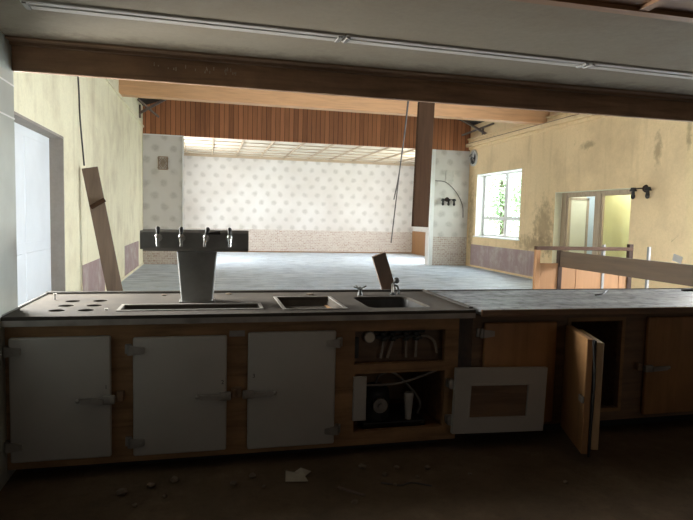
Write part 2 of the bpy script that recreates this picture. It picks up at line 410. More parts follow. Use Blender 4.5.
for k in range(11):
    x = RX0+.45+k*.92; g.box(x, x+.055, YB+.12, YR-.02, 3.715, 3.76)
for k in range(7):
    y = YB+.5+k*.9; g.box(RX0, RX1, y, y+.05, 3.735, 3.76)
g.box(RX0, RX1, YR-.1, YR-.001, 3.66, 3.76)
struct('trim_12', g, 'grid')
# bare mauve patches where fittings were removed
struct('trim_13', MB().box(XL, XL+.006, 9.15, 11.0, .0, .68), 'bare')
struct('trim_14', MB().box(XL, XL+.006, 13.55, 16.1, .05, .72), 'bare')
struct('trim_15', MB().box(XR-.008, XR, 12.95, 16.9, .06, .715), 'bare')
struct('baseboard_left', MB().box(XL, XL+.02, DY1+.02, YB, 0, .055), 'wall_l')
# window on the right wall
w2 = sroot('window_1', (XR+.28, 15.3, .99))
f = MB(); x0, x1 = XR+.24, XR+.31
f.box(x0, x1, 14.0, 14.1, .99, 2.9).box(x0, x1, 16.52, 16.65, .99, 2.9).box(x0, x1, 14.07, 16.58, .99, 1.06).box(x0, x1, 14.07, 16.58, 2.83, 2.9)
f.box(x0, x1, 15.12, 15.30, 1.06, 2.83).box(x0, x1, 14.1, 15.12, 1.5, 1.60).box(x0, x1, 15.30, 16.52, 1.5, 1.60)
f.build('window_frame', 'greyframe', w2)
MB().box(XR+.272, XR+.278, 14.07, 15.14, 1.06, 2.83).box(XR+.272, XR+.278, 15.26, 16.58, 1.06, 2.83).build('pane', 'glass', w2)
MB().box(XR-.05, XR+.24, 13.96, 16.69, .955, .992, .008, 1).build('window_sill', 'white', w2)
MB().box(XR+.0, XR+.24, 16.63, 16.652, .992, 2.9).box(XR+.0, XR+.24, 13.998, 14.02, .992, 2.9).box(XR, XR+.24, 14.02, 16.63, 2.88, 2.902).build('window_lining', 'white', w2)
for i, (a, b) in enumerate(((4.3, 5.9), (6.2, 7.85))):  # two unseen windows put in to bring light into the hall
    w = sroot('window_%d' % (2+i), (XR+.28, (a+b)/2, 1))
    MB().cells([a, b], [1., 2.9], x0, x1, 'X', [(a+.07, (a+b)/2-.04, 1.07, 2.83), ((a+b)/2+.04, b-.07, 1.07, 2.83)]).build('window_frame', 'framewood', w)
    MB().box(XR+.272, XR+.278, a+.03, b-.03, 1.03, 2.87).build('pane', 'glass', w)
w = sroot('window_4', (XL-.1, 4.8, 1))  # unseen window placed behind the jamb to light the hall from the left
MB().cells([4.1, 5.5], [1., 2.8], XL-.14, XL-.08, 'X', [(4.17, 5.43, 1.07, 2.73)]).build('window_frame', 'framewood', w)
MB().box(XL-.113, XL-.107, 4.12, 5.48, 1.02, 2.78).build('pane', 'glass', w)
# glazed double door on the right wall and the room behind it
d2 = sroot('door_2', (XR+.1, 11, 0))
f = MB(); a0, a1 = XR+.18, XR+.28
f.box(a0, a1, 9.83, 9.98, 0, 2.2).box(a0, a1, 12.22, 12.42, 0, 2.2).box(a0, a1, 9.98, 12.22, 2.13, 2.2).box(a0, a1, 10.98, 11.14, 0, 2.13)
f.build('door_frame', 'framewood', d2)
MB().box(XR+.001, a0, 12.405, 12.422, 0, 2.2).box(XR+.001, a0, 9.83, 12.405, 2.185, 2.202).build('door_lining', 'cream', d2)  # added pale lining, its brightness standing for light falling on the reveal
for nm, a, b in (('door_leaf', 9.98, 10.98), ('door_leaf', 11.14, 12.22)):
    lf = MB().cells([a, b], [.01, 2.13], a0+.02, a0+.065, 'X', [(a+.06, b-.06, .75, 2.08)]).build(nm, 'framewood', d2)
    MB().box(a0+.04, a0+.045, a+.05, b-.05, .74, 2.09).build('pane', 'glass', lf)
RO = XR+.34
struct('wall_side_room', MB().box(9.35, 9.45, 9.2, 12.42, 0, 2.6), 'yellow')
struct('wall_side_room_far', MB().box(10.7, 10.85, 9.2, 14., 0, 2.6).box(RO, 10.85, 9.0, 9.2, 0, 2.6), 'cream')
struct('wall_side_room_end', MB().box(RO, 10.17, 14., 14.15, 0, 2.6), 'cream')
struct('wall_side_room_corner', MB().box(10.17, 10.85, 14.02, 14.15, 0, 2.6), 'paleblue')
struct('ceiling_side_room', MB().box(RO, 10.85, 9.0, 14.15, 2.6, 2.7), 'tile')
struct('floor_side_room', MB().box(XR, 10.85, 9.0, 14.15, -.1, -.001), 'hallfloor')
d3 = sroot('door_3', (10.17, 13.97, 0))
MB().box(10.15, 10.22, 13.94, 13.999, 0, 2.16).box(9.6, 9.66, 13.94, 13.999, 0, 2.16).box(9.6, 10.22, 13.94, 13.999, 2.1, 2.16).build('door_frame', 'framewood', d3)
MB().box(9.66, 10.15, 13.955, 13.995, .01, 2.1).build('door_leaf', 'cream', d3)

# ------------------------------------------------------------------ left unit: cold counter with white doors
FY = 3.40
cab = thing('bar_cabinet', (.25, 3.8, 0), 'long brown wooden cold counter with three white doors and open pump compartment', 'cabinet', None)
# face frame with openings for the two compartments
ff = MB().cells([-1.08, 1.58], [.06, .865], FY, FY+.04, 'Y', [(.885, 1.487, .578, .787), (.888, 1.492, .145, .518)])
ff.box(-1.08, -1.05, FY+.04, 4.2, .06, .865).box(1.55, 1.58, FY+.04, 4.2, .06, .865)
ff.box(-1.05, 1.55, 4.17, 4.2, .06, .865).box(-1.05, 1.55, FY+.04, 4.17, .06, .09).box(.80, .83, FY+.04, 4.17, .09, .865)
ff.build('carcass', 'cabwood', cab)
MB().box(-1.02, 1.5, FY+.1, 4.1, 0, .06).build('plinth', 'plinth', cab)
def cold_door(par, x0, x1, z0, z1, hinge, y=FY, mat='laminate', latch=True, hz=None):
    """thick rounded door with strap hinges on one side and a lever latch on the other"""
    d = MB().box(x0, x1, y-.045, y-.008, z0, z1, .012, 3).build('door', mat, par, True)
    MB().box(x0+.012, x1-.012, y-.010, y, z0+.012, z1-.012).build('gasket', 'black', d)
    s = 1 if hinge == 'L' else -1
    hx = x0 if hinge == 'L' else x1
    for z in (hz or (z1-.075, z0+.085)):
        h = MB().box(min(hx-s*.045, hx-s*.012), max(hx-s*.045, hx-s*.012), y-.02, y, z-.028, z+.028, .004)
        h.prism([(hx-s*.014, z-.028), (hx+s*.062, z-.017), (hx+s*.062, z+.017), (hx-s*.014, z+.028)], 'Y', y-.056, y-.044)
        h.cyl((hx-s*.018, y-.034, z-.03), (hx-s*.018, y-.034, z+.03), .013, n=12)
        h.cyl((hx+s*.04, y-.06, z), (hx+s*.04, y-.054, z), .006, n=8)
        h.build('hinge', 'hinge', d, True)
    if latch:
        lx = x1+.012 if hinge == 'L' else x0-.02; z = (z0+z1)/2-.01
        l = MB().box(min(lx-s*.055, lx+s*.012), max(lx-s*.055, lx+s*.012), y-.075, y-.044, z-.024, z+.024, .006)
        l.prism([(lx-s*.05, z-.018), (lx-s*.16, z-.012), (lx-s*.18, z+.006), (lx-s*.165, z+.016), (lx-s*.05, z+.014)], 'Y', y-.082, y-.066)
        l.ball((lx-s*.178, y-.074, z+.006), .013)
        l.build('latch', 'hinge', d, True)
        MB().box(min(lx+s*.016, lx+s*.055), max(lx+s*.016, lx+s*.055), y-.05, y, z-.02, z+.036, .006).build('latch_keeper', 'cabdark', par)
    return d
doors = [cold_door(cab, -1.042, -.528, .112, .803, 'L', hz=(.73, .205))]
doors.append(cold_door(cab, -.412, .106, .105, .79, 'L', hz=(.72, .185)))
doors.append(cold_door(cab, .228, .757, .098, .803, 'R'))
def digit(ch, x, z, par):
    cu = bpy.data.curves.new('digit', 'FONT'); cu.body = ch; cu.size = .034; cu.extrude = .0006; cu.align_x = 'CENTER'
    o = bpy.data.objects.new('digit', cu); C.objects.link(o); bpy.context.view_layer.update()
    me = bpy.data.meshes.new_from_object(o.evaluated_get(bpy.context.evaluated_depsgraph_get())); bpy.data.objects.remove(o)
    me.transform(Matrix.Translation((x, FY-.0455, z)) @ Matrix.Rotation(PI/2, 4, 'X')); me.materials.clear(); me.materials.append(M['black'])
    q = bpy.data.objects.new('door_number', me); C.objects.link(q); q.parent = par
for ch, x, z, dr in (('1', -.553, .505, doors[0]), ('2', .082, .505, doors[1]), ('3', .262, .535, doors[2])): digit(ch, x, z, dr)
MB().box(.12, .21, FY-.004, FY, .775, .81).build('name_plate', 'hinge', cab)
# upper compartment: recessed board with gauge, valve row and drooping hoses
vp = MB().box(.86, 1.51, FY+.10, FY+.115, .56, .80).build('valve_panel', 'cabdark', cab)
MB().cyl((.995, FY+.10, .735), (.995, FY+.055, .735), .036, n=28).build('pressure_gauge', 'hinge', vp, True)
MB().cyl((.995, FY+.056, .735), (.995, FY+.05, .735), .031, n=28).build('gauge_dial', 'dial', vp, True)
mf = MB().cyl((1.04, FY+.06, .735), (1.34, FY+.06, .735), .012)
for x in (1.09, 1.15, 1.24, 1.31):
    mf.cyl((x, FY+.06, .71), (x, FY+.06, .765), .02, n=14).cyl((x, FY+.06, .735), (x, FY+.02, .735), .012, n=12).box(x-.022, x+.022, FY+.008, FY+.022, .728, .742, .003)
mf.build('valve_manifold', 'soot', vp, True)
for x, dx in ((1.09, -.02), (1.15, -.035), (1.24, .0), (1.31, -.004)):
    MB().tube([(x, FY+.06, .715), (x+dx*.3, FY+.055, .68), (x+dx, FY+.05, .60)], .0085).build('hose', 'hose', vp, True)
MB().tube([(1.335, FY+.06, .735), (1.38, FY+.05, .735), (1.43, FY+.045, .70), (1.45, FY+.045, .625)], .009).build('hose', 'hose', vp, True)
MB().box(.895, .93, FY+.07, FY+.10, .60, .73, .004).build('junction_box', 'soot', vp)
# lower compartment: small compressor with a pale cylinder
cp = thing('compressor', (1.2, 3.7, .09), 'grimy dark compressor standing in the open lower compartment of the cold counter', 'machine')
MB().box(1.0, 1.44, 3.58, 3.95, .09, .13, .006).build('base_plate', 'soot', cp)
MB().cyl((1.12, 3.72, .13), (1.12, 3.72, .30), .10, n=28).ball((1.12, 3.72, .30), .10, (1, 1, .6)).build('motor_housing', 'soot', cp, True)
MB().cyl((1.12, 3.62, .24), (1.12, 3.585, .24), .05, n=24).cyl((1.12, 3.6, .24), (1.12, 3.57, .24), .018, n=12).build('flywheel', 'hinge', cp, True)
MB().tube([(1.12, 3.72, .35), (1.15, 3.70, .42), (1.25, 3.68, .43), (1.42, 3.66, .25), (1.42, 3.68, .14)], .009).build('pipe', 'hinge', cp, True)
MB().cyl((1.33, 3.62, .13), (1.33, 3.62, .30), .020, .034, n=24).cyl((1.33, 3.62, .30), (1.33, 3.62, .315), .034, .028, 24).build('cylinder', 'ivory', cp, True)
tag(MB().tube([(.90, FY+.12, .42), (1.0, FY+.11, .41), (1.2, FY+.10, .415), (1.35, FY+.09, .455), (1.47, FY+.08, .50)], .008).build('plastic_hose', 'hose', None, True), 'thin hose sagging across the open compartment above the compressor', 'hose')
tag(MB().box(.878, .962, FY-.022, FY-.003, .225, .505, .002, 1).build('panel_offcut', 'laminate'), 'narrow upright white board offcut at left edge of the open compressor compartment', 'board')
# loosened flap door hanging wide open, in front of the wooden cabinet
fx0, fx1, fz0, fz1, fy = 1.532, 2.182, .126, .552, FY-.09
R_ = rot_about((fx0, fy, fz1), math.radians(1.7), 'Y')
flap = MB().cells([fx0, fx1], [fz0, fz1], fy, fy+.03, 'Y', [(1.64, 2.05, .228, .44)]).xf(R_).build('flap_door', 'laminate', cab)
MB().box(1.63, 2.06, fy+.012, fy+.032, .218, .45).xf(R_).build('recess_panel', 'cabdark', flap)
fr = MB().cells([1.628, 2.062], [.216, .452], fy-.006, fy+.004, 'Y', [(1.64, 2.05, .228, .44)]).xf(R_); fr.build('recess_frame', 'laminate', flap)
for z in (.44, .20):
    MB().cyl((1.522, fy+.04, z-.03), (1.522, fy+.04, z+.03), .012, n=12).box(1.50, 1.545, fy+.03, FY, z-.026, z+.026, .003).build('hinge', 'hinge', flap, True)

# steel top with cut-outs
def rrect(x0, x1, y0, y1, r, n=5):
    pts = []
    for cx, cy, a in ((x1-r, y1-r, 0), (x0+r, y1-r, PI/2), (x0+r, y0+r, PI), (x1-r, y0+r, 3*PI/2)):
        for k in range(n+1): pts.append((cx+r*math.cos(a+k*PI/2/n), cy+r*math.sin(a+k*PI/2/n)))
    return pts
HOLES = [(-.835, 3.905), (-.675, 3.91), (-.835, 3.72), (-.675, 3.72), (-.845, 3.545), (-.69, 3.545)]
WELL = [(-.50, .31, 3.50, 3.70, .02, .045), (.46, .83, 3.46, 3.98, .02, .06), (1.0, 1.42, 3.48, 3.97, .06, .17)]
def top_mesh():
    s = MB(); b = s.b; es = []
    loops = [[(-1.08, 3.345), (1.665, 3.345), (1.665, 4.27), (-1.08, 4.27)]]
    loops += [[(x+.043*math.cos(2*PI*k/24), y+.043*math.sin(2*PI*k/24)) for k in range(24)] for x, y in HOLES]
    loops += [rrect(*w[:5]) for w in WELL]
    for L in loops:
        vs = [b.verts.new((x, y, .92)) for x, y in L]
        es += [b.edges.new((vs[i], vs[(i+1) % len(vs)])) for i in range(len(vs))]
    fs = [q for q in bmesh.ops.triangle_fill(b, use_beauty=True, use_dissolve=False, edges=es)['geom'] if isinstance(q, bmesh.types.BMFace)]
    r = bmesh.ops.extrude_face_region(b, geom=fs)
    bmesh.ops.translate(b, verts=[v for v in r['geom'] if isinstance(v, bmesh.types.BMVert)], vec=(0, 0, -.02))
    return s
top = thing('steel_worktop', (.29, 3.8, .865), 'dirty grey steel worktop with sink and six bottle holes on white-doored counter', 'worktop')
top_mesh().build('top_sheet', 'steel', top)
MB().box(-1.08, 1.665, 3.345, 3.36, .867, .90).build('front_apron', 'apron', top)
MB().box(-1.08, 1.665, 4.245, 4.275, .92, .935, .003, 1).box(1.645, 1.675, 3.40, 4.245, .92, .932, .003, 1).build('edge_rim', 'rim', top)
MB().box(-1.08, -1.066, 3.36, 4.245, .92, .93, .003, 1).build('edge_strip', 'steel2', top)
for x, y in HOLES:
    MB().cyl((x, y, .78), (x, y, .905), .046, n=24, cap=False).cyl((x, y, .775), (x, y, .78), .046, n=24).build('bottle_well', 'black', top, True)
for (x0, x1, y0, y1, r, dp), nm, mt in zip(WELL, ('drip_tray', 'ice_tray', 'sink_basin'), ('steel', 'steel', 'sink')):
    s = MB(); b = s.b
    L1 = [b.verts.new((x, y, .903)) for x, y in rrect(x0-.002, x1+.002, y0-.002, y1+.002, r)]
    L2 = [b.verts.new((x, y, .92-dp)) for x, y in rrect(x0+.01, x1-.01, y0+.01, y1-.01, r)]
    n = len(L1)
    for k in range(n): b.faces.new((L1[k], L1[(k+1) % n], L2[(k+1) % n], L2[k]))
    b.faces.new(L2)
    s.build(nm, mt, top, True)
for (x0, x1, y0, y1, r, dp) in WELL[:2]:
    MB().cells([x0-.018, x1+.018], [y0-.018, y1+.018], .92, .926, 'Z', [(x0+.002, x1-.002, y0+.002, y1-.002)]).build('tray_lip', 'hinge', top)
MB().cyl((1.21, 3.72, .751), (1.21, 3.72, .756), .03, n=20).build('drain', 'chrome', top, True)

# ------------------------------------------------------------------ beer tap tower
TY = 3.86
tw = thing('beer_tap_tower', (-.07, TY, .92), 'dark grey four-tap beer tower with tapered column on the steel worktop', 'beer tower')
s = MB(); b = s.b
rings = []
for z, x0, x1, y0, y1 in ((.92, -.172, .027, TY-.05, TY+.05), (1.245, -.2, .053, TY-.055, TY+.055)):
    rings.append([b.verts.new((x, y, z)) for x, y in rrect(x0, x1, y0, y1, .014, 3)])
n = len(rings[0])
for k in range(n): b.faces.new((rings[0][k], rings[0][(k+1) % n], rings[1][(k+1) % n], rings[1][k]))
b.faces.new(rings[0]); b.faces.new(rings[1])
s.build('column', 'steel2', tw, True)
MB().box(-.185, .04, TY-.065, TY+.065, .92, .928, .003, 1).build('base_plate', 'steel2', tw)
MB().prism([(TY-.055, 1.25), (TY-.065, 1.27), (TY-.065, 1.37), (TY-.05, 1.388), (TY+.05, 1.388), (TY+.065, 1.37), (TY+.065, 1.27), (TY+.055, 1.25)], 'X', -.405, .252).build('head', 'steel2', tw)
MB().prism([(TY-.05, 1.26), (TY-.055, 1.28), (TY-.055, 1.36), (TY-.045, 1.378), (TY+.045, 1.378), (TY+.055, 1.36), (TY+.055, 1.28), (TY+.05, 1.26)], 'X', -.422, -.405).build('end_cap', 'steel2', tw)
for i, (x, ln) in enumerate(((-.31, 0), (-.17, 0), (-.02, .03), (.128, 0))):
    t_ = MB().cyl((x, TY-.065, 1.335), (x, TY-.075, 1.335), .024, n=18).cyl((x, TY-.07, 1.335), (x, TY-.12, 1.335), .012, n=14).cyl((x, TY-.12, 1.35), (x-ln*.3, TY-.13, 1.285), .011, .009, 14).ball((x, TY-.118, 1.345), .017).build('tap', 'chrome', tw, True)
    MB().cyl((x, TY-.118, 1.355), (x+ln*.4, TY-.105, 1.392), .008, .013, 12).ball((x+ln*.4, TY-.105, 1.394), .014).build('tap_lever', 'black', t_, True)
    if ln: MB().cyl((x+.005, TY-.09, 1.366), (x+.09, TY-.085, 1.372), .007, .012, 12).build('side_lever', 'black', t_, True)

# ------------------------------------------------------------------ sink fittings
sv = thing('water_valve', (1.085, 4.06, .92), 'small dark star-handled valve behind left side of the sink', 'valve')
MB().cyl((1.085, 4.06, .92), (1.085, 4.06, .945), .022, .014).cyl((1.085, 4.06, .945), (1.085, 4.06, .965), .012).build('valve_body', 'soot', sv, True)
st = MB().ball((1.085, 4.06, .968), .016)
for a in range(4):
    q = a*PI/2+.35; st.cyl((1.085, 4.06, .968), (1.085+.055*math.cos(q), 4.06+.055*math.sin(q), .985), .006, .005, 8)
st.build('star_handle', 'soot', sv, True)
sf = thing('sink_faucet', (1.345, 4.08, .92), 'short dark chrome faucet with round knob behind right side of the sink', 'faucet')
MB().cyl((1.345, 4.08, .92), (1.345, 4.08, .93), .026).cyl((1.345, 4.08, .93), (1.345, 4.08, 1.0), .012).build('faucet_body', 'soot', sf, True)
MB().tube([(1.345, 4.08, .985), (1.33, 4.04, 1.0), (1.31, 3.98, .985), (1.305, 3.96, .955)], .009).build('spout', 'chrome', sf, True)
MB().tube([(1.345, 4.08, .99), (1.375, 4.07, .985), (1.385, 4.06, .95), (1.385, 4.06, .925)], .008).build('side_pipe', 'soot', sf, True)
MB().cyl((1.345, 4.08, 1.0), (1.36, 4.08, 1.02), .008).ball((1.372, 4.08, 1.026), .024, (1, .8, 1)).build('knob', 'soot', sf, True)

# ------------------------------------------------------------------ right unit: brown cabinets and wooden worktop
GY = 3.43
rc = thing('wooden_bar_cabinet', (3.6, 3.8, 0), 'dark brown wooden bar cabinet with brown doors, one standing open', 'cabinet')
rf = MB().cells([1.69, 5.4], [.10, .875], GY, GY+.04, 'Y', [(2.42, 2.83, .19, .815)])
rf.box(1.69, 1.72, GY+.04, 4.2, .10, .875).box(5.37, 5.4, GY+.04, 4.2, .10, .875).box(1.72, 5.37, 4.17, 4.2, .10, .875).box(1.72, 5.37, GY+.04, 4.17, .10, .13)
rf.box(2.36, 2.39, GY+.04, 4.17, .13, .875).box(2.90, 2.93, GY+.04, 4.17, .13, .875)
rf.build('carcass', 'cabdark', rc)
MB().box(1.75, 5.3, GY+.14, 4.1, 0, .10).build('plinth', 'plinth', rc)
MB().cells([2.395, 2.855], [.165, .84], GY-.008, GY, 'Y', [(2.42, 2.83, .19, .815)]).build('opening_trim', 'cabwood', rc)
cold_door(rc, 1.76, 2.29, .13, .825, 'L', GY, 'cabdoor', False, (.755, .2))
cold_door(rc, 3.02, 3.56, .135, .84, 'R', GY, 'cabdoor')
cold_door(rc, 3.70, 4.24, .135, .84, 'R', GY, 'cabdoor', True)
cold_door(rc, 4.42, 4.96, .135, .84, 'R', GY, 'cabdoor', True)
# open door, swung towards the room on its left hinges
dw, th = .475, .04
ang = math.atan2(2.965-GY+.02, 2.258-2.415)
Ro = Matrix.Translation((2.415, GY-.02, 0)) @ Matrix.Rotation(ang, 4, 'Z')
od = MB().box(0, dw, -th, 0, .082, .795, .004, 1, Ro).build('open_door', 'cabdoor', rc)
MB().box(.03, dw-.006, 0, .018, .10, .785, 0, 1, Ro).build('gasket', 'black', od)
MB().box(.045, dw-.004, .018, .062, .112, .775, .004, 1, Ro).build('inner_lining', 'lining', od)
MB().tube([Ro @ Vector((dw+.002, -.004, .79)), Ro @ Vector((dw+.012, .010, .6)), Ro @ Vector((dw+.004, .014, .4)), Ro @ Vector((dw+.010, .004, .2)), Ro @ Vector((dw+.006, .004, .07))], .007, 6).build('loose_seal', 'black', od, True)
MB().box(dw-.06, dw+.006, -th-.016, -th, .40, .44, .004, 2, Ro).build('latch', 'hinge', od)
for z in (.70, .17): MB().cyl(Ro @ Vector((-.005, -.015, z-.03)), Ro @ Vector((-.005, -.015, z+.03)), .011, n=12).build('hinge', 'hinge', od, True)
wt = thing('wooden_worktop', (3.6, 3.8, .88), 'long dusty grey worktop lying over the brown bar cabinet, right of the steel top', 'worktop')
MB().box(1.70, 5.5, 3.345, 4.29, .885, .919, .005, 1).build('top_board', 'worktop', wt)
MB().box(1.70, 5.5, 3.33, 3.345, .876, .919, .004, 1).build('front_edging', 'cabdark', wt)
MB().box(1.70, 5.5, 4.29, 4.305, .876, .925, .004, 1).build('back_edging', 'rim', wt)
MB().box(1.75, 5.4, 3.5, 4.15, .875, .885).build('batten', 'cabdark', wt)

# ------------------------------------------------------------------ small things lying on the counters
tag(MB().cyl((-.955, 3.97, .92), (-.955, 3.97, .955), .006, .006, 10).cyl((-.955, 3.97, .955), (-.955, 3.97, .962), .012, .012, 12).build('bolt', 'hinge', None, True), 'small metal bolt standing at back left of the bottle holes', 'bolt')
tag(MB().cyl((-.58, 3.55, .92), (-.58, 3.55, .928), .011, .009, 14).build('bottle_cap', 'ivory', None, True), 'tiny pale cap on the worktop right of the bottle holes', 'cap')
tag(MB().tube([(2.98, 3.93, .924), (3.06, 3.95, .93), (3.13, 4.0, .945), (3.16, 4.02, .95)], .006).build('bark_strip', 'cable', None, True), 'thin dark curled strip lying on the dusty wooden worktop', 'strip')
tag(MB().box(4.02, 4.34, 4.14, 4.17, .919, .937, .004, 1).box(4.3, 4.42, 4.12, 4.19, .919, .944, .006).build('iron_bar', 'black'), 'dark iron bar near the back edge of the wooden worktop', 'bar')
for i, (x, y) in enumerate(((-.3, 4.13), (.14, 4.16), (.72, 4.10))):
    tag(MB().ball((x, y, .925), .014+.004*i, (1.4, 1, .4), 8, 5).build('plaster_crumb', 'rubble'), ('plaster crumb behind left half of the beer tower', 'plaster crumb behind right end of the beer tower', 'plaster crumb behind the shallow square tray')[i], 'rubble')

# ------------------------------------------------------------------ fluorescent battens under the bar ceiling
for i, (a, bb) in enumerate(((-.82, .665), (.675, 2.135), (2.145, 3.62))):
    l = thing('batten_lamp', ((a+bb)/2, 2.96, 2.40), ('grey unlit lamp batten on bar ceiling, leftmost of the row of three', 'grey unlit lamp batten on bar ceiling, middle of the row of three', 'grey unlit lamp batten on bar ceiling, rightmost of the row of three')[i], 'lamp', 'fluorescent battens in a row')
    RL = rot_about((-.82, 2.93, 0), .030)
    MB().prism([(2.872, 2.42), (2.876, 2.412), (2.884, 2.410), (2.976, 2.410), (2.984, 2.412), (2.988, 2.42)], 'X', a, bb).xf(RL).build('housing', 'lampbody', l)
    MB().box(a+.03, bb-.03, 2.915, 2.95, 2.406, 2.411, .002, 1).xf(RL).build('cover_strip', 'lampbody', l, True)
    for x in (a+.004, bb-.03): MB().box(x, x+.022, 2.885, 2.975, 2.403, 2.411, .003).xf(RL).build('lamp_holder', 'hinge', l)

# ------------------------------------------------------------------ hall: planks, cables, enclosure
pl = thing('leaning_plank', (-1.28, 8.93, 0), 'tall weathered brown plank leaning against the cream left wall', 'plank')
p0, p1 = Vector((-1.282, 8.93, .018)), Vector((-1.678, 8.99, 2.11))
dd = (p1-p0).normalized(); aa = dd.cross(Vector((0, 1, 0))).normalized()
MB().bar(p0, p1, .215, .035, (0, 1, 0)).build('board', 'plankgrey', pl)
c0 = p0+(p1-p0)*.755
MB().box(-.11, .11, -.07, -.005, -.03, .03, .004, 1, Matrix.Translation(c0+Vector((.02, -.02, 0))) @ Matrix.Rotation(math.radians(-32), 4, 'Y')).build('cleat', 'plankdark', pl)
tag(MB().tube([(XL+.012, 8.55, 4.3), (XL+.012, 8.95, 3.35), (XL+.012, 9.05, 2.8), (XL+.012, 9.3, 2.16)], .011).build('wall_cable', 'cable', None, True), 'dark cable running down the left wall towards the leaning plank', 'cable')
tag(MB().bar((1.754, 4.5, .0), (1.302, 4.335, 1.205), .112, .022, (0, 1, 0)).build('tilted_board', 'plankgrey'), 'short brown board tilted up behind the sink at back of counter', 'board')
hb = thing('hanging_board', (3.58, 9, 1.35), 'long dark brown board hanging vertically from the hall roof', 'board')
MB().bar((3.405, 9.0, 1.355), (3.51, 9.06, 5.6), .265, .09, (0, 1, 0)).build('board', 'plankdark', hb)
for i, dx in enumerate((0, .045)):
    tag(MB().tube([(3.42+dx*2, 9.5+.1*i, 5.7), (3.295+dx, 9.5+.1*i, 3.42), (3.19+dx*.7, 9.5+.1*i, 2.3), (3.075+.06*i, 9.5+.1*i, 1.06+.75*i)], .011).build('hanging_wire', 'cable', None, True), ('longer of two dark wires hanging left of the dark hanging board', 'shorter of two dark wires hanging left of the dark hanging board')[i], 'wire', 'wires hanging from the roof')
# enclosure: a low panelled partition across, and a rail board along
PY = 7.0
pt = thing('partition', (5.1, PY, 0), 'low orange-brown panelled partition with worn rail standing before the glazed door', 'partition')
for a, bb in ((4.40, 4.68), (4.74, 4.965), (4.975, 5.38), (5.42, 5.66), (5.67, 5.80)):
    MB().box(a, bb, PY-.012, PY+.012, .06, .90).build('panel', 'orange', pt)
MB().box(4.33, 4.40, PY-.03, PY+.03, 0, 1.11, .005, 1).build('end_board', 'orange', pt)
MB().box(4.33, 5.87, PY-.035, PY+.035, 1.105, 1.155, .008).build('rail', 'railwood', pt)
MB().box(4.68, 4.74, PY-.03, PY+.03, 0, 1.10, .004, 1).build('post', 'postdark', pt)
MB().box(5.80, 5.87, PY-.03, PY+.03, 0, 1.20, .004, 1).build('post', 'postdark', pt)
MB().box(5.38, 5.42, PY-.025, PY+.025, 0, 1.19, .004, 1).build('post', 'postwhite', pt)
MB().box(4.40, 5.80, PY-.02, PY+.02, .90, .925).build('cap_strip', 'orange', pt)
wp = thing('post', (6.17, PY, 0), 'free-standing pale post to the right of the orange partition', 'post')
MB().box(6.135, 6.175, PY-.02, PY+.02, .02, 1.165, .004, 1).build('shaft', 'postwhite', wp)
MB().box(6.08, 6.23, PY-.07, PY+.07, 0, .02, .003, 1).build('foot_plate', 'postwhite', wp)
rb = thing('rail_board', (4.72, 5.9, .88), 'broad brown board on edge running from the partition towards the bar', 'board')
MB().bar((4.715, 6.965, .985), (4.755, 4.36, .985), .035, .215, (0, 0, 1)).build('board', 'plankrail', rb)
MB().box(4.735, 4.795, 4.36, 4.42, 0, 1.06, .004, 1).build('post', 'postdark', rb)
tag(MB().box(-.045, .045, -.002, .002, -.05, .05, 0, 1, Matrix.Translation((4.742, 4.99, 1.141)) @ Matrix.Rotation(-.2, 4, 'Z') @ Matrix.Rotation(-.7, 4, 'X') @ Matrix.Rotation(.5, 4, 'Y')).build('paper_card', 'white'), 'small white card propped on top edge of the long rail board', 'card')

# ------------------------------------------------------------------ wall fittings of the hall
def make_sconce(loc, ax, nrm, label, grp, heads=(-1, 1)):
    r = thing('wall_lamp', loc, label, 'wall lamp', grp)
    o = Vector(loc); ax = Vector(ax); nn = Vector(nrm); up = Vector((0, 0, 1))
    MB().cyl(o, o+nn*.03, .075, .06, 20).build('back_plate', 'postdark', r, True)
    MB().tube([o+nn*.03, o+nn*.10, o+nn*.12+ax*.08, o+nn*.12+ax*.19], .012).tube([o+nn*.03, o+nn*.10, o+nn*.12-ax*.08, o+nn*.12-ax*.19], .012).build('arm', 'postdark', r, True)
    for q in heads:
        c = o+nn*.12+ax*.19*q
        MB().cyl(c+up*.02, c-up*.05, .045, .07, 16).cyl(c-up*.05, c-up*.13, .03, .034, 12).ball(c-up*.15, .042, (1, 1, 1.3), 12, 8).build('lamp_socket', 'black', r, True)
    return r
make_sconce((XR, 9.45, 2.17), (0, 1, 0), (-1, 0, 0), 'dark two-armed wall lamp on the ochre wall right of glazed door', 'dark branched wall lamps')
make_sconce((7.42, YB, 2.12), (1, 0, 0), (0, -1, 0), 'three-headed wall lamp on the papered pier left of the window', 'dark branched wall lamps', (-1, 0, 1))
fn = thing('wall_fan', (XR, 16.92, 3.44), 'round ventilator fan high on the right wall near the corner', 'fan')
o = Vector((XR, 16.93, 3.44))
fr = MB()
for k in range(32):
    a, b2 = 2*PI*k/32, 2*PI*(k+1)/32
    P = lambda q, r, x: o+Vector((x, r*math.cos(q), r*math.sin(q)))
    vs = [[fr.b.verts.new(P(q, r, x)) for r, x in ((.26, 0), (.26, -.04), (.20, -.04), (.20, 0))] for q in (a, b2)]
    for m in range(4): fr.b.faces.new((vs[0][m], vs[0][(m+1) % 4], vs[1][(m+1) % 4], vs[1][m]))
bmesh.ops.remove_doubles(fr.b, verts=fr.b.verts, dist=1e-4)
fr.build('ring', 'ivory', fn, True)
MB().cyl(o, o+Vector((-.026, 0, 0)), .205, n=32).build('back_disc', 'black', fn)
MB().cyl(o+Vector((-.006, 0, 0)), o+Vector((-.085, 0, 0)), .04, n=20).build('hub', 'soot', fn, True)
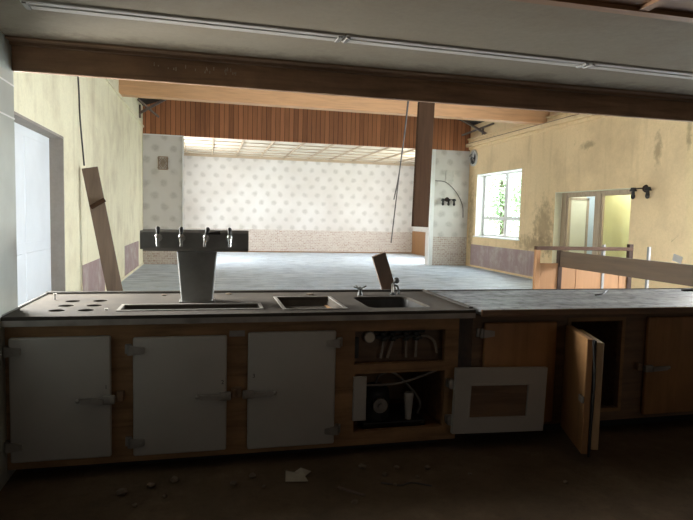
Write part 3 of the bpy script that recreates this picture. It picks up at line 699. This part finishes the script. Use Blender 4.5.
for k in range(4):
    R2 = Matrix.Translation(o) @ Matrix.Rotation(k*PI/2+.4, 4, 'X')
    MB().box(-.075, -.067, -.045, .045, .035, .195, 0, 1, R2 @ Matrix.Rotation(.4, 4, 'Z')).build('blade', 'hinge', fn)
def vent(name, x, z, label, mt, w=.27, h=.38):
    v = thing(name, (x, YB, z-h/2), label, 'vent', 'vents on the papered piers')
    MB().cells([x-w/2, x+w/2], [z-h/2, z+h/2], YB-.03, YB, 'Y', [(x-w/2+.03, x+w/2-.03, z-h/2+.03, z+h/2-.03)]).build('frame', mt, v)
    s = MB()
    for a in (-1, 1):
        for k in (-1, 0, 1):
            s.bar((x-.10+k*.05, YB-.018-.004*a, z-a*.15), (x+.10+k*.05, YB-.018-.004*a, z+a*.15), .02, .006, (0, 1, 0))
    s.build('lattice', mt, v)
vent('wall_vent', -1.282, 2.885, 'brown latticed vent on the left papered pier', 'ventbrown')
vent('wall_vent', 7.48, 2.86, 'pale latticed vent on the right papered pier above wall lamp', 'ivory')
tag(MB().tube([(6.98, YB-.02, 2.70), (7.35, YB-.03, 2.66), (7.70, YB-.06, 2.35), (7.93, YB-.06, 1.95), (7.98, YB-.03, 1.55)], .012).build('loose_cable', 'cable', None, True), 'thin dark cable arching loose across the right papered pier', 'cable')
for side, lab in ((-1, 'bent roof struts in the far left corner under the roof'), (1, 'bent roof struts in the far right corner under the roof')):
    X = XL if side < 0 else XR; s = -side
    r = thing('roof_brace', (X, 16.0, 4.0), lab, 'brace', 'roof braces in the far corners')
    MB().bar((X+s*.06, 16.0, 4.05), (X+s*.75, 16.6, 4.62), .06, .06, (0, 1, 0)).build('strut', 'strut', r)
    MB().bar((X+s*.06, 15.6, 4.32), (X+s*.45, 16.9, 4.12), .045, .045, (0, 0, 1)).build('strut', 'strut', r)
    MB().bar((X+s*.02, 16.35, 3.98), (X+s*.02, 16.35, 4.32), .05, .05, (0, 1, 0)).build('strut', 'strut', r)

# ------------------------------------------------------------------ litter on the bar floor
pp = MB(); b = pp.b
vs = [b.verts.new((x, y, z)) for x, y, z in ((.425, 3.10, .004), (.55, 3.08, .006), (.54, 3.13, .012), (.585, 3.19, .01), (.53, 3.22, .022), (.49, 3.20, .008), (.44, 3.21, .016))]
fc = b.faces.new(vs); r = bmesh.ops.extrude_face_region(b, geom=[fc]); bmesh.ops.translate(b, verts=[v for v in r['geom'] if isinstance(v, bmesh.types.BMVert)], vec=(0, 0, .004))
tag(pp.build('paper_scrap', 'paperbit'), 'torn dirty white paper scrap on the dark floor before the white doors', 'paper')
def lump(x, y, r, mat, lab, grp=None, fl=.6):
    s = MB(); bmesh.ops.create_icosphere(s.b, subdivisions=2, radius=r)
    for v in s.b.verts:
        v.co *= random.uniform(.75, 1.2); v.co.z *= fl
    zm = min(v.co.z for v in s.b.verts)
    for v in s.b.verts: v.co += Vector((x, y, -zm))
    o = s.build('rubble_lump', mat); tag(o, lab, 'rubble', grp); return o
lump(-.44, 3.12, .030, 'rubble', 'lone brown rubble lump on the floor below the leftmost white door', 'rubble on the bar floor')
spots = [(-.30, 3.18), (-.22, 3.05), (-.36, 2.98), (-.18, 3.22), (.14, 3.12), (.25, 3.2), (.30, 3.06), (1.0, 3.08), (1.1, 3.16), (1.18, 3.02), (1.28, 3.12), (1.02, 2.95), (.9, 3.2), (1.5, 3.0), (.75, 2.8), (2.0, 2.8)]
for k, (x, y) in enumerate(spots):
    lump(x, y, random.uniform(.010, .024), 'rubble', 'small crumb of brown rubble scattered on the dark bar floor', 'crumbs on the bar floor')
tag(MB().tube([(.95, 2.99, .006), (1.05, 2.94, .006), (1.12, 2.96, .006), (1.22, 2.9, .006)], .005, 6).build('wire_piece', 'cable', None, True), 'short bent wire lying on the floor before the compressor compartment', 'wire')
tag(MB().bar((.70, 2.98, .006), (.82, 2.86, .006), .02, .008).build('wood_splinter', 'plankgrey'), 'thin wood splinter on the floor right of the paper scrap', 'splinter')

# ------------------------------------------------------------------ outside the right window
gd = MB().box(XR+3., 60, -5, 70, -.6, -.3).build('ground_outside', 'grass'); gd['kind'] = 'structure'
def tree(x, y, h, rad, seed, lab):
    rnd = random.Random(seed)
    r = thing('tree', (x, y, -.3), lab, 'tree', 'trees outside the window')
    MB().tube([(x, y, -.3), (x+.1, y, h*.3), (x-.05, y+.1, h*.7)], .16).build('trunk', 'bark', r, True)
    s = MB()
    for k in range(1300):
        u = rnd.gauss(0, 1), rnd.gauss(0, 1), rnd.gauss(0, 1); l = math.sqrt(sum(q*q for q in u)) or 1
        q = rnd.random()**.4; c = Vector((x+u[0]/l*rad*q, y+u[1]/l*rad*q, h*.55+u[2]/l*h*.48*q))
        a = Vector((rnd.gauss(0, 1), rnd.gauss(0, 1), rnd.gauss(0, 1))).normalized(); bq = a.orthogonal().normalized(); L = rnd.uniform(.10, .2)
        s.b.faces.new([s.b.verts.new(p) for p in (c-a*L, c+bq*L*.5, c+a*L, c-bq*L*.5)])
    s.build('foliage', 'leaf', r)
tree(16.6, 30.6, 5.4, 1.3, 1, 'green tree outside seen through the middle of the window')
tree(17.0, 28.2, 5.0, 1.0, 2, 'green tree outside seen through the right half of the window')

# ------------------------------------------------------------------ light: sky, and fill lamps added at unseen windows and under the side room ceiling
W = bpy.data.worlds.new('World'); bpy.context.scene.world = W; W.use_nodes = True
bg = W.node_tree.nodes['Background']; bg.inputs[0].default_value = (.86, .94, 1., 1); bg.inputs[1].default_value = 13
def area(name, loc, d, sx, sy, power, col=(1, 1, 1)):
    L = bpy.data.lights.new(name, 'AREA'); L.shape = 'RECTANGLE'; L.size = sx; L.size_y = sy; L.energy = power; L.color = col
    o = bpy.data.objects.new(name, L); C.objects.link(o); o.location = loc
    o.rotation_euler = Vector(d).to_track_quat('-Z', 'Z').to_euler(); return o
DAY = (.93, .97, 1.)
area('fill_right_near', (XR+.2, 5.1, 1.95), (-1, 0, -.02), 1.5, 1.8, 400, DAY)  # fill lamp at the nearer added right-hand window
area('fill_right_mid', (XR+.2, 7.02, 1.95), (-1, 0, -.02), 1.5, 1.8, 400, DAY)  # fill lamp at the other added right-hand window
area('fill_left', (XL-.06, 4.8, 1.9), (1, .0, -.02), 1.25, 1.65, 370, (1., .97, .9))  # fill lamp at the added window behind the jamb
area('fill_recess_left', (RX0-.05, 19.2, 2.1), (1, 0, -.02), 2.3, 2.1, 108, (1, .99, .97))  # fill lamp at the added opening left of the recess
area('fill_recess_right', (RX1+.05, 19.0, 2.1), (-1, 0, -.02), 2.3, 2.1, 148, (1, .99, .97))  # fill lamp at the added opening right of the recess
area('fill_side_room', (9.0, 10.6, 2.58), (0, 0, -1), .5, 2.4, 48, (1, .98, .92))  # added lamp under the ceiling; the side room has no window
area('fill_side_room_end', (10.0, 13.1, 2.58), (0, 0, -1), 1., 1.2, 30, (.92, .97, 1.))  # second added ceiling lamp, brightening the end of the side room

area('fill_bar_back', (2.2, -4.58, 1.55), (-.05, 1, -.08), 1.9, .8, 10, (1, .96, .9))  # fill lamp added behind the camera, evening out the cabinet fronts

# ------------------------------------------------------------------ camera
f, yaw, pitch, roll, H = 573.7362, .2362, .0756, .0241, 1.4963
cy, sy, cp, sp = math.cos(yaw), math.sin(yaw), math.cos(pitch), math.sin(pitch)
fw = Vector((sy*cp, cy*cp, -sp)); r_ = Vector((cy, -sy, 0)); u_ = r_.cross(fw)
R = math.cos(roll)*r_+math.sin(roll)*u_; U = -math.sin(roll)*r_+math.cos(roll)*u_
cam = bpy.data.cameras.new('camera'); co = bpy.data.objects.new('camera', cam); C.objects.link(co)
m = Matrix((R, U, -fw)).transposed().to_4x4(); m.translation = (0, 0, H); co.matrix_world = m
cam.sensor_fit = 'HORIZONTAL'; cam.sensor_width = 36; cam.lens = f/693*36; cam.clip_start = .02; cam.clip_end = 300
S = bpy.context.scene
S.camera = co
S.view_settings.view_transform = 'Standard'; S.view_settings.look = 'None'; S.view_settings.exposure = 0; S.view_settings.gamma = 1
S.view_settings.use_curve_mapping = False
